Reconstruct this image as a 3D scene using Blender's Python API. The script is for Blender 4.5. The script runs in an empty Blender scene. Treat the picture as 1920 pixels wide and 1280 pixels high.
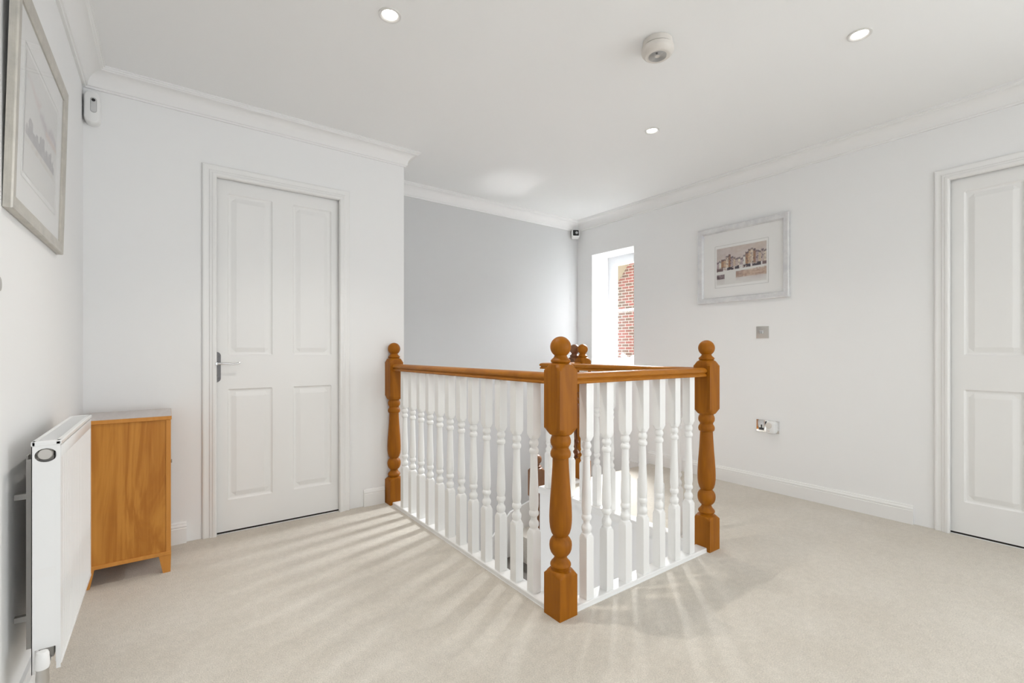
import bpy, bmesh, math, random
from mathutils import Vector, Matrix
random.seed(7)
S = bpy.context.scene
C = S.collection
PI = math.pi

# ------------------------------------------------------------------ camera
FPX, Y0, TH, EYE = 874.46, 658.7, math.radians(36.5), 1.0033
cd = bpy.data.cameras.new('camera'); cam = bpy.data.objects.new('camera', cd); C.objects.link(cam)
cd.sensor_fit = 'HORIZONTAL'; cd.sensor_width = 36.0
cd.lens = FPX * 36.0 / 1920.0
cd.shift_x = 0.0
cd.shift_y = (Y0 - 640.0) / 1920.0
cd.clip_start = 0.02; cd.clip_end = 200
cam.location = (0, 0, EYE)
cam.rotation_euler = (PI / 2, 0, -TH)
S.camera = cam

# ------------------------------------------------------------------ light
S.view_settings.view_transform = 'Standard'
S.view_settings.look = 'None'
S.view_settings.gamma = 1.0
S.view_settings.use_curve_mapping = False
S.view_settings.exposure = 0.31

W = bpy.data.worlds.new('sky'); S.world = W; W.use_nodes = True
wn = W.node_tree.nodes; wl = W.node_tree.links
wn['Background'].inputs[0].default_value = (0.90, 0.945, 1.0, 1)
wn['Background'].inputs[1].default_value = 1.8

def area(name, loc, rot, sx, sy, power, col=(1, 1, 1), portal=False):
    l = bpy.data.lights.new(name, 'AREA'); l.shape = 'RECTANGLE'; l.size = sx; l.size_y = sy
    l.energy = power; l.color = col
    if portal: l.cycles.is_portal = True
    o = bpy.data.objects.new(name, l); C.objects.link(o); o.location = loc; o.rotation_euler = rot
    return o
# unseen fill lamps added in two openings behind the camera
area('rear_opening_fill', (1.3, -3.46, 1.2), (-PI / 2, 0, 0), 2.3, 2.0, 5, (.93, .965, 1.0)).rotation_euler = (PI / 2, 0, 0)
area('right_opening_fill', (3.86, -1.85, 1.2), (0, PI / 2, 0), 2.0, 1.6, 47, (.93, .965, 1.0))
# unseen lamps added below: upward fill, and a spot for the ceiling's bright patch
area('stairwell_fill_below', (2.0, 2.6, -2.35), (PI - .12, .18, 0), 1.2, 1.6, 14, (1.0, .985, .96))
hs_ = bpy.data.lights.new('ceiling_patch_spot', 'SPOT'); hs_.energy = 110; hs_.spot_size = math.radians(9); hs_.spot_blend = 1.0; hs_.shadow_soft_size = .05
ho_ = bpy.data.objects.new('ceiling_patch_spot', hs_); C.objects.link(ho_); ho_.location = (1.9, 2.45, -2.3)
ho_.rotation_euler = (Vector((2.24, 3.03, 2.355)) - Vector((1.9, 2.45, -2.3))).to_track_quat('-Z', 'Y').to_euler()
# bright patch of open sky high outside the stair window
dl = area('stair_window_sky', (4.25, 3.38, 2.30), (0, math.radians(62), 0), 0.52, 0.70, 580, (0.93, 0.965, 1.0))

# ------------------------------------------------------------------ helpers
def new_mat(name, col, rough=0.6, metal=0.0, spec=0.5, bump=None, coat=0.0):
    m = bpy.data.materials.new(name); m.use_nodes = True
    b = m.node_tree.nodes['Principled BSDF']
    b.inputs['Base Color'].default_value = (*col, 1)
    b.inputs['Roughness'].default_value = rough
    b.inputs['Metallic'].default_value = metal
    b.inputs['Specular IOR Level'].default_value = spec
    b.inputs['Coat Weight'].default_value = coat
    b.inputs['Coat Roughness'].default_value = 0.12
    if bump:
        scale, strength, dist = bump
        n = m.node_tree.nodes; l = m.node_tree.links
        tc = n.new('ShaderNodeTexCoord'); t = n.new('ShaderNodeTexNoise'); bp = n.new('ShaderNodeBump')
        t.inputs['Scale'].default_value = scale; t.inputs['Detail'].default_value = 6
        bp.inputs['Strength'].default_value = strength; bp.inputs['Distance'].default_value = dist
        l.new(tc.outputs['Object'], t.inputs['Vector']); l.new(t.outputs['Fac'], bp.inputs['Height'])
        l.new(bp.outputs['Normal'], b.inputs['Normal'])
    return m

def wood_mat(name, c1, c2, rough=0.35, coat=0.3, scale=(9, 9, 1.1), grain=14.0, rot=(0, 0, 0), knots=True):
    m = bpy.data.materials.new(name); m.use_nodes = True
    n = m.node_tree.nodes; l = m.node_tree.links; b = n['Principled BSDF']
    tc = n.new('ShaderNodeTexCoord'); mp = n.new('ShaderNodeMapping'); mp.inputs['Scale'].default_value = scale
    mp.inputs['Rotation'].default_value = rot
    l.new(tc.outputs['Object'], mp.inputs['Vector'])
    n1 = n.new('ShaderNodeTexNoise'); n1.inputs['Scale'].default_value = 1.6; n1.inputs['Detail'].default_value = 4; n1.inputs['Distortion'].default_value = 1.2
    l.new(mp.outputs[0], n1.inputs['Vector'])
    mul = n.new('ShaderNodeMath'); mul.operation = 'MULTIPLY'; mul.inputs[1].default_value = grain
    l.new(n1.outputs['Fac'], mul.inputs[0])
    sn = n.new('ShaderNodeMath'); sn.operation = 'SINE'; l.new(mul.outputs[0], sn.inputs[0])
    mr = n.new('ShaderNodeMapRange'); mr.inputs[1].default_value = -1; mr.inputs[2].default_value = 1
    l.new(sn.outputs[0], mr.inputs[0])
    mp2 = n.new('ShaderNodeMapping'); mp2.inputs['Scale'].default_value = tuple(v * 14 for v in scale[:2]) + (scale[2] * 3,)
    mp2.inputs['Rotation'].default_value = rot
    l.new(tc.outputs['Object'], mp2.inputs['Vector'])
    n2 = n.new('ShaderNodeTexNoise'); n2.inputs['Scale'].default_value = 1.3; n2.inputs['Detail'].default_value = 3
    l.new(mp2.outputs[0], n2.inputs['Vector'])
    add = n.new('ShaderNodeMix'); add.inputs[0].default_value = 0.5
    l.new(mr.outputs[0], add.inputs[2]); l.new(n2.outputs['Fac'], add.inputs[3])
    cr = n.new('ShaderNodeValToRGB'); cr.color_ramp.elements[0].color = (*c1, 1); cr.color_ramp.elements[1].color = (*c2, 1)
    cr.color_ramp.elements[0].position = 0.15; cr.color_ramp.elements[1].position = 0.85
    l.new(add.outputs[0], cr.inputs[0]); l.new(cr.outputs[0], b.inputs['Base Color'])
    b.inputs['Roughness'].default_value = rough; b.inputs['Coat Weight'].default_value = coat; b.inputs['Coat Roughness'].default_value = 0.15
    b.inputs['Specular IOR Level'].default_value = 0.24
    bp = n.new('ShaderNodeBump'); bp.inputs['Strength'].default_value = 0.08; bp.inputs['Distance'].default_value = 0.002
    l.new(n2.outputs['Fac'], bp.inputs['Height']); l.new(bp.outputs['Normal'], b.inputs['Normal'])
    return m

M = {}
M['wall'] = new_mat('wall_paint', (0.89, 0.89, 0.885), 0.75, bump=(350, 0.05, 0.002))
M['ceil'] = new_mat('ceiling_paint', (0.92, 0.92, 0.915), 0.8, bump=(300, 0.04, 0.002))
M['grey'] = new_mat('grey_wall_paint', (0.66, 0.66, 0.66), 0.8, bump=(260, 0.12, 0.003))
M['gloss'] = new_mat('white_gloss_paint', (0.87, 0.865, 0.85), 0.34)
M['bal'] = new_mat('white_baluster_paint', (0.88, 0.875, 0.855), 0.32)
M['cornice'] = new_mat('cornice_paint', (0.88, 0.875, 0.865), 0.7)
M['door'] = new_mat('door_paint', (0.86, 0.855, 0.84), 0.42, bump=(500, 0.03, 0.001))
M['pine'] = wood_mat('stained_pine', (0.255, 0.080, 0.0005), (0.35, 0.118, 0.0015), 0.5, 0.0)
M['rail'] = wood_mat('stained_pine_rail', (0.33, 0.112, 0.006), (0.43, 0.16, 0.012), 0.36, 0.03, scale=(2.2, 2.2, 9))
M['shadepine'] = wood_mat('stained_pine_shaded', (0.16, 0.07, 0.03), (0.22, 0.10, 0.045), 0.42, 0.2)  # same pine, darkened to paint in the shade on the stair newels
M['oak'] = wood_mat('oak_veneer', (0.40, 0.145, 0.018), (0.58, 0.255, 0.045), 0.45, 0.1, scale=(6, 6, 0.9), grain=22)
M['oakedge'] = wood_mat('oak_edge', (0.56, 0.235, 0.045), (0.64, 0.29, 0.065), 0.45, 0.1, scale=(8, 8, 1.0), grain=8)
M['oaktop'] = wood_mat('pale_top', (0.50, 0.44, 0.41), (0.62, 0.56, 0.53), 0.3, 0.3, scale=(8, 1.2, 8), grain=10)
M['chrome'] = new_mat('aged_chrome', (0.15, 0.145, 0.145), 0.38, 0.7)
M['polished'] = new_mat('polished_chrome', (0.70, 0.70, 0.70), 0.1, 1.0)
M['steel'] = new_mat('satin_steel', (0.56, 0.545, 0.52), 0.38, 1.0)
M['bezel'] = new_mat('white_metal_bezel', (0.80, 0.79, 0.77), 0.35, 0.4)
M['plastic'] = new_mat('white_plastic', (0.86, 0.86, 0.85), 0.35)
M['ivory'] = new_mat('aged_white_plastic', (0.71, 0.67, 0.62), 0.42)
M['black'] = new_mat('black_plastic', (0.012, 0.012, 0.013), 0.25)
M['darkgrey'] = new_mat('dark_grey', (0.10, 0.10, 0.10), 0.5)
M['greyplastic'] = new_mat('grey_plastic', (0.42, 0.42, 0.42), 0.4)
M['rad'] = new_mat('radiator_enamel', (0.86, 0.865, 0.86), 0.3)
M['galv'] = new_mat('bare_galvanised_steel', (0.40, 0.39, 0.37), 0.5, 0.7)
M['upvc'] = new_mat('upvc_frame', (0.86, 0.87, 0.89), 0.3)
M['ceramic'] = new_mat('white_ceramic', (0.88, 0.88, 0.87), 0.2)
M['mat'] = new_mat('mount_board', (0.91, 0.905, 0.89), 0.85)
M['gapshade'] = new_mat('door_gap_shade', (0.02, 0.015, 0.012), 0.9)  # near-black, stands in for the shade under the doors
M['cream'] = new_mat('cream_fascia', (0.80, 0.70, 0.50), 0.6)
M['rooftile'] = new_mat('roof_tile', (0.20, 0.09, 0.06), 0.8)

def silver_mat(name, base, mid):
    m = new_mat(name, base, 0.42, 0.35)
    n = m.node_tree.nodes; l = m.node_tree.links; b = n['Principled BSDF']
    tc = n.new('ShaderNodeTexCoord'); t = n.new('ShaderNodeTexNoise'); t.inputs['Scale'].default_value = 14; t.inputs['Detail'].default_value = 8; t.inputs['Roughness'].default_value = 0.7
    cr = n.new('ShaderNodeValToRGB'); cr.color_ramp.elements[0].position = 0.3; cr.color_ramp.elements[1].position = 0.6
    cr.color_ramp.elements[0].color = (*mid, 1); cr.color_ramp.elements[1].color = (*base, 1)
    l.new(tc.outputs['Object'], t.inputs['Vector']); l.new(t.outputs['Fac'], cr.inputs[0]); l.new(cr.outputs[0], b.inputs['Base Color'])
    return m
M['silver'] = silver_mat('silver_leaf', (0.78, 0.78, 0.78), (0.64, 0.64, 0.66))
M['champagne'] = silver_mat('champagne_leaf', (0.60, 0.57, 0.51), (0.48, 0.46, 0.42))

def glass_mat():
    m = bpy.data.materials.new('clear_glass'); m.use_nodes = True
    n = m.node_tree.nodes; l = m.node_tree.links
    for x in list(n):
        if x.type == 'BSDF_PRINCIPLED': n.remove(x)
    out = [x for x in n if x.type == 'OUTPUT_MATERIAL'][0]
    tr = n.new('ShaderNodeBsdfTransparent'); gl = n.new('ShaderNodeBsdfGlossy'); gl.inputs['Roughness'].default_value = 0.03
    lw_ = n.new('ShaderNodeLayerWeight'); pw = n.new('ShaderNodeMath'); pw.operation = 'POWER'; pw.inputs[1].default_value = 5.0
    l.new(lw_.outputs['Facing'], pw.inputs[0])
    fr = n.new('ShaderNodeMapRange'); fr.inputs[3].default_value = .04; fr.inputs[4].default_value = .45; l.new(pw.outputs[0], fr.inputs[0])
    mx = n.new('ShaderNodeMixShader')
    l.new(fr.outputs[0], mx.inputs[0]); l.new(tr.outputs[0], mx.inputs[1]); l.new(gl.outputs[0], mx.inputs[2]); l.new(mx.outputs[0], out.inputs[0])
    return m
M['glass'] = glass_mat()

def emit_mat(name, col, s):
    m = bpy.data.materials.new(name); m.use_nodes = True
    b = m.node_tree.nodes['Principled BSDF']
    b.inputs['Base Color'].default_value = (*col, 1)
    b.inputs['Emission Color'].default_value = (*col, 1); b.inputs['Emission Strength'].default_value = s
    return m
M['lamp'] = emit_mat('lamp_glow', (1.0, 0.95, 0.88), 12)

def carpet_mat(name, ca, cb):
    m = bpy.data.materials.new(name); m.use_nodes = True
    n = m.node_tree.nodes; l = m.node_tree.links; b = n['Principled BSDF']
    tc = n.new('ShaderNodeTexCoord')
    big = n.new('ShaderNodeTexNoise'); big.inputs['Scale'].default_value = 2.2; big.inputs['Detail'].default_value = 5; big.inputs['Roughness'].default_value = 0.6
    fine = n.new('ShaderNodeTexNoise'); fine.inputs['Scale'].default_value = 230; fine.inputs['Detail'].default_value = 3
    med = n.new('ShaderNodeTexNoise'); med.inputs['Scale'].default_value = 38; med.inputs['Detail'].default_value = 4
    for t in (big, fine, med): l.new(tc.outputs['Object'], t.inputs['Vector'])
    cr = n.new('ShaderNodeValToRGB'); cr.color_ramp.elements[0].position = 0.3; cr.color_ramp.elements[1].position = 0.7
    cr.color_ramp.elements[0].color = (*ca, 1); cr.color_ramp.elements[1].color = (*cb, 1)
    l.new(big.outputs['Fac'], cr.inputs[0])
    mr = n.new('ShaderNodeMapRange'); mr.inputs[1].default_value = 0.3; mr.inputs[2].default_value = 0.7; mr.inputs[3].default_value = 0.86; mr.inputs[4].default_value = 1.12
    l.new(fine.outputs['Fac'], mr.inputs[0])
    mr2 = n.new('ShaderNodeMapRange'); mr2.inputs[1].default_value = 0.3; mr2.inputs[2].default_value = 0.7; mr2.inputs[3].default_value = 0.95; mr2.inputs[4].default_value = 1.04
    l.new(med.outputs['Fac'], mr2.inputs[0])
    mm = n.new('ShaderNodeMath'); mm.operation = 'MULTIPLY'; l.new(mr.outputs[0], mm.inputs[0]); l.new(mr2.outputs[0], mm.inputs[1])
    vm = n.new('ShaderNodeVectorMath'); vm.operation = 'SCALE'
    l.new(cr.outputs[0], vm.inputs[0]); l.new(mm.outputs[0], vm.inputs['Scale']); l.new(vm.outputs[0], b.inputs['Base Color'])
    b.inputs['Roughness'].default_value = 0.95; b.inputs['Specular IOR Level'].default_value = 0.1
    b.inputs['Sheen Weight'].default_value = 0.15
    bp = n.new('ShaderNodeBump'); bp.inputs['Strength'].default_value = 0.5; bp.inputs['Distance'].default_value = 0.004
    l.new(fine.outputs['Fac'], bp.inputs['Height']); l.new(bp.outputs['Normal'], b.inputs['Normal'])
    return m
M['carpet'] = carpet_mat('cream_carpet', (0.61, 0.56, 0.485), (0.68, 0.635, 0.565))

M['stair'] = carpet_mat('dark_step_carpet', (0.15, 0.135, 0.12), (0.20, 0.18, 0.16))  # straight-flight steps get a darker tone than the winder steps

def brick_mat():
    m = bpy.data.materials.new('brick'); m.use_nodes = True
    n = m.node_tree.nodes; l = m.node_tree.links; b = n['Principled BSDF']
    tc = n.new('ShaderNodeTexCoord'); sp = n.new('ShaderNodeSeparateXYZ'); cb = n.new('ShaderNodeCombineXYZ')
    l.new(tc.outputs['Object'], sp.inputs[0]); l.new(sp.outputs['Y'], cb.inputs['X']); l.new(sp.outputs['Z'], cb.inputs['Y'])
    br = n.new('ShaderNodeTexBrick'); br.inputs['Scale'].default_value = 1.0
    br.inputs['Brick Width'].default_value = 0.225; br.inputs['Row Height'].default_value = 0.075; br.inputs['Mortar Size'].default_value = 0.009
    br.inputs['Color1'].default_value = (0.40, 0.13, 0.10, 1); br.inputs['Color2'].default_value = (0.17, 0.14, 0.095, 1); br.inputs['Mortar'].default_value = (0.66, 0.60, 0.52, 1)
    br.inputs['Bias'].default_value = -0.15
    l.new(cb.outputs[0], br.inputs['Vector']); l.new(br.outputs['Color'], b.inputs['Base Color'])
    b.inputs['Roughness'].default_value = 0.9
    return m
M['brick'] = brick_mat()

def vcol_mat(name):
    m = bpy.data.materials.new(name); m.use_nodes = True
    n = m.node_tree.nodes; l = m.node_tree.links; b = n['Principled BSDF']
    a = n.new('ShaderNodeVertexColor'); a.layer_name = 'paint'
    l.new(a.outputs[0], b.inputs['Base Color']); b.inputs['Roughness'].default_value = 0.8
    return m
M['print'] = vcol_mat('watercolour_print')

ORG = {}
def origin(o): return ORG.get(o.name, Vector((0, 0, 0)))

def thing(name, label, cat, loc, group=None, kind=None):
    o = bpy.data.objects.new(name, None); C.objects.link(o); o.location = loc
    o.empty_display_size = 0.05
    ORG[o.name] = Vector(loc)
    tag(o, label, cat, group, kind)
    return o
def tag(o, label=None, cat=None, group=None, kind=None):
    if label: o['label'] = label
    if cat: o['category'] = cat
    if group: o['group'] = group
    if kind: o['kind'] = kind
    return o
def smooth(bm, ang=32):
    for f in bm.faces: f.smooth = True
    a = math.radians(ang)
    for e in bm.edges:
        if len(e.link_faces) == 2:
            try:
                if e.calc_face_angle() > a: e.smooth = False
            except ValueError: pass
        else: e.smooth = False
def obj(name, bm, mat, parent=None, at=None, sm=True, ang=32, local=False):
    """link bm as one mesh; world coordinates unless local; at = world position of its origin"""
    bmesh.ops.recalc_face_normals(bm, faces=bm.faces[:])
    if sm: smooth(bm, ang)
    me = bpy.data.meshes.new(name)
    o = bpy.data.objects.new(name, me); C.objects.link(o)
    po = origin(parent) if parent else Vector((0, 0, 0))
    if at is None: at = po if parent else Vector((0, 0, 0))
    at = Vector(at)
    if not local: bm.transform(Matrix.Translation(-at))
    bm.to_mesh(me); bm.free()
    for m in (mat if isinstance(mat, (list, tuple)) else [mat]): me.materials.append(m)
    if parent: o.parent = parent
    o.location = at - po
    ORG[o.name] = at
    return o
def dup(o, parent, name=None, at=None):
    c = o.copy(); C.objects.link(c)
    if parent: c.parent = parent
    return c

def B(): return bmesh.new()
def box(bm, a, b, bev=0.0, seg=1, mi=0):
    """axis-aligned box between opposite corners a, b"""
    x0, x1 = sorted((a[0], b[0])); y0, y1 = sorted((a[1], b[1])); z0, z1 = sorted((a[2], b[2]))
    t = bmesh.new()
    v = [t.verts.new(p) for p in ((x0,y0,z0),(x1,y0,z0),(x1,y1,z0),(x0,y1,z0),(x0,y0,z1),(x1,y0,z1),(x1,y1,z1),(x0,y1,z1))]
    for f in ((0,3,2,1),(4,5,6,7),(0,1,5,4),(1,2,6,5),(2,3,7,6),(3,0,4,7)): t.faces.new([v[i] for i in f])
    if bev > 0: bmesh.ops.bevel(t, geom=t.edges[:], offset=bev, segments=seg, profile=0.5, affect='EDGES')
    merge(bm, t, mi)
def merge(bm, t, mi=0, mtx=None):
    if mtx is not None: t.transform(mtx)
    mp = {}
    for v in t.verts: mp[v] = bm.verts.new(v.co)
    for f in t.faces:
        try:
            g = bm.faces.new([mp[v] for v in f.verts]); g.material_index = mi if mi else f.material_index
        except ValueError: pass
    t.free()
def prism(bm, poly, z0, z1, axis='z', mi=0):
    """extrude a 2D polygon; axis names the extrusion direction; poly coords are the other two axes in order"""
    def P(a, b, c):
        return {'z': (a, b, c), 'x': (c, a, b), 'y': (a, c, b)}[axis]
    lo = [bm.verts.new(P(p[0], p[1], z0)) for p in poly]; hi = [bm.verts.new(P(p[0], p[1], z1)) for p in poly]
    n = len(poly)
    fs = [bm.faces.new(lo[::-1]), bm.faces.new(hi)]
    for i in range(n): fs.append(bm.faces.new((lo[i], lo[(i+1) % n], hi[(i+1) % n], hi[i])))
    for f in fs: f.material_index = mi
def lathe(bm, prof, seg=32, mtx=None, square=None, mi=0):
    """prof: (z, r); square: half-side that clips r (turned work left square)"""
    t = bmesh.new(); rings = []
    for z, r in prof:
        if r < 1e-6: rings.append([t.verts.new((0, 0, z))]); continue
        ring = []
        for i in range(seg):
            a = 2 * PI * i / seg + PI / 4
            rr = r
            if square: rr = min(r, square / max(abs(math.cos(a)), abs(math.sin(a))))
            ring.append(t.verts.new((rr * math.cos(a), rr * math.sin(a), z)))
        rings.append(ring)
    for A, Bq in zip(rings, rings[1:]):
        if len(A) == 1 and len(Bq) == 1: continue
        for i in range(seg):
            j = (i + 1) % seg
            if len(A) == 1: t.faces.new((A[0], Bq[j], Bq[i]))
            elif len(Bq) == 1: t.faces.new((A[i], A[j], Bq[0]))
            else: t.faces.new((A[i], A[j], Bq[j], Bq[i]))
    if len(rings[0]) > 1: t.faces.new(rings[0][::-1])
    if len(rings[-1]) > 1: t.faces.new(rings[-1])
    for f in t.faces: f.material_index = mi
    merge(bm, t, mi, mtx)
def sweep(bm, pts, prof, N, closed=False, flip=1, mi=0):
    """sweep a closed profile (a, b) along a mitred path; a = sideways, b = along N"""
    N = Vector(N).normalized(); pts = [Vector(p) for p in pts]; n = len(pts); rings = []
    for i, p in enumerate(pts):
        if closed: T0 = (p - pts[i-1]).normalized(); T1 = (pts[(i+1) % n] - p).normalized()
        else:
            T0 = (p - pts[i-1]).normalized() if i else None
            T1 = (pts[i+1] - p).normalized() if i < n - 1 else None
            T0 = T0 or T1; T1 = T1 or T0
        s0 = T0.cross(N) * flip; s1 = T1.cross(N) * flip
        s = (s0 + s1); s = s / (1 + s0.dot(s1)) if (1 + s0.dot(s1)) > 1e-4 else s0
        rings.append([bm.verts.new(p + s * a + N * b) for a, b in prof])
    m = len(prof)
    for i in range(n if closed else n - 1):
        A = rings[i]; Q = rings[(i+1) % n]
        for k in range(m):
            f = bm.faces.new((A[k], A[(k+1) % m], Q[(k+1) % m], Q[k])); f.material_index = mi
    if not closed:
        bm.faces.new(rings[0][::-1]).material_index = mi; bm.faces.new(rings[-1]).material_index = mi
def tube(bm, pts, rad, seg=10, mi=0):
    pts = [Vector(p) for p in pts]; rs = rad if isinstance(rad, (list, tuple)) else [rad] * len(pts); rings = []
    up = Vector((0, 0, 1))
    for i, p in enumerate(pts):
        T = (pts[min(i+1, len(pts)-1)] - pts[max(i-1, 0)]).normalized()
        U = up if abs(T.dot(up)) < 0.95 else Vector((1, 0, 0))
        a = T.cross(U).normalized(); b = T.cross(a).normalized()
        rings.append([bm.verts.new(p + (a * math.cos(2*PI*k/seg) + b * math.sin(2*PI*k/seg)) * rs[i]) for k in range(seg)])
    for A, Q in zip(rings, rings[1:]):
        for k in range(seg): bm.faces.new((A[k], A[(k+1) % seg], Q[(k+1) % seg], Q[k])).material_index = mi
    bm.faces.new(rings[0][::-1]).material_index = mi; bm.faces.new(rings[-1]).material_index = mi
def ellipsoid(bm, c, r, rot=(0, 0, 0), seg=20, mi=0):
    t = bmesh.new(); bmesh.ops.create_uvsphere(t, u_segments=seg, v_segments=seg // 2, radius=1)
    from mathutils import Euler
    mt = Matrix.Translation(c) @ Euler(rot).to_matrix().to_4x4() @ Matrix.Diagonal((*r, 1))
    merge(bm, t, mi, mt)

# ------------------------------------------------------------------ room dimensions
XL, YD, XC, YG, XW = -0.321, 3.001, 1.302, 3.551, 3.490
ZC = 2.355           # ceiling
YB = -3.4            # rear wall
LOW = -2.6           # floor of the storey below
WX0, WX1, WY0, WY1 = 1.212, 2.217, 1.325, 2.590     # centre lines of the balustrade round the well
# window opening in right wall
WO_Y0, WO_Y1, WO_Z0, WO_Z1, WREV = 2.812, 3.343, 0.845, 1.986, 3.735

# ------------------------------------------------------------------ walls, floor, ceiling
def struct(name, bm, mat, label=None, sm=False):
    o = obj(name, bm, mat, sm=sm); o['kind'] = 'structure'
    if label: o['label'] = label
    return o

bm = B()
box(bm, (XL - .15, YB - .15, 0 - .25), (WX0 + .03, YD, 0))
box(bm, (WX0 + .03, YB - .15, -.25), (XW, WY0 + .03, 0))
box(bm, (WX1 - .02, WY0 + .03, -.25), (XW, WY1 + .03, 0))
fl = struct('floor', bm, M['carpet'], 'cream cut-pile carpet on the landing floor')
bm = B(); box(bm, (XL, YB, LOW - .1), (XW, YG, LOW)); struct('floor', bm, M['carpet'], 'carpeted floor of the storey below')
bm = B(); box(bm, (XL - .15, YB - .15, ZC), (XW + .3, YG + .15, ZC + .15)); struct('ceiling', bm, M['ceil'], 'flat white painted ceiling')

bm = B(); box(bm, (XL - .15, YB - .15, LOW), (XL, YG + .15, ZC)); struct('wall_left', bm, M['wall'], 'white wall on the left with picture and radiator')

# door wall (with the left door)
D1X0, D1X1, DH = 0.160, 0.925, 2.003
bm = B()
box(bm, (XL, YD, 0), (D1X0, YD + .11, ZC)); box(bm, (D1X1, YD, 0), (XC, YD + .11, ZC)); box(bm, (D1X0, YD, DH), (D1X1, YD + .11, ZC))
box(bm, (XL, YD + .11, LOW), (XC, YG + .15, ZC))
box(bm, (XL, YD - .001, LOW), (XC, YD + .11, 0.0))
struct('wall_front', bm, M['wall'], 'white wall holding the left door')
bm = B(); box(bm, (XC, YG, LOW), (XW, YG + .15, ZC)); struct('wall_far', bm, M['grey'], 'pale grey wall beyond the stairwell')
# right wall with window and door openings
D2Y0, D2Y1 = 0.690, -0.100
TX = XW + .30
bm = B()
box(bm, (XW, WO_Y1, LOW), (TX, YG + .15, ZC))
box(bm, (XW, WO_Y0, LOW), (TX, WO_Y1, WO_Z0)); box(bm, (XW, WO_Y0, WO_Z1), (TX, WO_Y1, ZC))
box(bm, (XW, D2Y0, LOW), (TX, WO_Y0, ZC))
box(bm, (XW, D2Y1, DH), (TX, D2Y0, ZC)); box(bm, (XW + .11, D2Y1, LOW), (TX, D2Y0, DH)); box(bm, (XW, D2Y1, LOW), (XW + .11, D2Y0, 0))
box(bm, (XW, -1.0, LOW), (TX, D2Y1, ZC)); box(bm, (XW, YB - .15, LOW), (TX, -2.7, ZC))
box(bm, (XW, -2.7, LOW), (TX, -1.0, .15)); box(bm, (XW, -2.7, 2.25), (TX, -1.0, ZC))  # unseen opening behind the camera, added for the fill lamp
struct('wall_right', bm, M['wall'], 'white wall on the right with window, picture and door')
# rear wall, with an unseen opening added to let fill light in
bm = B()
RW = (.1, 2.5, 0.15, 2.25)
box(bm, (XL, YB - .15, LOW), (RW[0], YB, ZC)); box(bm, (RW[1], YB - .15, LOW), (XW, YB, ZC))
box(bm, (RW[0], YB - .15, LOW), (RW[1], YB, RW[2])); box(bm, (RW[0], YB - .15, RW[3]), (RW[1], YB, ZC))
struct('wall_rear', bm, M['wall'])
# walls of the stairwell below the landing
bm = B(); box(bm, (WX1 - .022, WY0 + .04, LOW), (WX1 + .05, WY1 + .035, -.028)); box(bm, (WX1 + .05, WY1 - .03, LOW), (2.56, WY1 + .035, -.028))
struct('wall_stairwell_right', bm, M['wall'], 'white side wall of the stairwell below the landing edge')
bm = B(); box(bm, (WX0 - .05, WY0, LOW), (WX0 + .033, YD - .002, -.028)); struct('wall_stairwell_left', bm, M['wall'])
bm = B(); box(bm, (WX0, WY0 - .05, LOW), (XW, WY0 + .033, -.028)); struct('wall_stairwell_front', bm, M['wall'])

# ------------------------------------------------------------------ cornice
def cove():
    d, h = 0.086, 0.094
    pts = [(0, -h), (0.010, -h), (0.012, -h + .008), (0.018, -h + .010)]
    for i in range(9):
        a = PI / 2 * i / 8
        pts.append((0.018 + (d - .032) * (1 - math.cos(a)), -h + .010 + (h - .030) * math.sin(a)))
    pts += [(d - .012, -.016), (d - .006, -.014), (d - .004, -.008), (d, -.007), (d, 0), (0, 0)]
    return pts
bm = B()
sweep(bm, [(XL, YB, ZC), (XL, YD, ZC), (XC, YD, ZC), (XC, YG, ZC), (XW, YG, ZC), (XW, YB, ZC)], cove(), (0, 0, 1))
o = obj('trim_1', bm, M['cornice'], sm=True, ang=25); o['kind'] = 'structure'; o['label'] = 'white moulded plaster cornice round the ceiling'

# ------------------------------------------------------------------ baseboards
SK = [(0, 0), (0.018, 0), (0.018, 0.078), (0.0155, 0.081), (0.0155, 0.084), (0.018, 0.087), (0.0165, 0.094), (0.011, 0.098), (0.0105, 0.103), (0.008, 0.107), (0, 0.109)]
def skirt(name, pts, flip=1):
    bm = B(); sweep(bm, pts, SK, (0, 0, 1), flip=flip)
    o = obj(name, bm, M['gloss'], sm=True, ang=20); o['kind'] = 'structure'; return o
skirt('baseboard_left', [(XL, YB, 0), (XL, YD, 0), (0.083, YD, 0)])
skirt('baseboard_front', [(1.022, YD, 0), (1.160, YD, 0)])
skirt('baseboard_right', [(XW, WY1 + .05, 0), (XW, 0.790, 0)])
skirt('baseboard_rear', [(XW, -.19, 0), (XW, YB, 0)])

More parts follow.
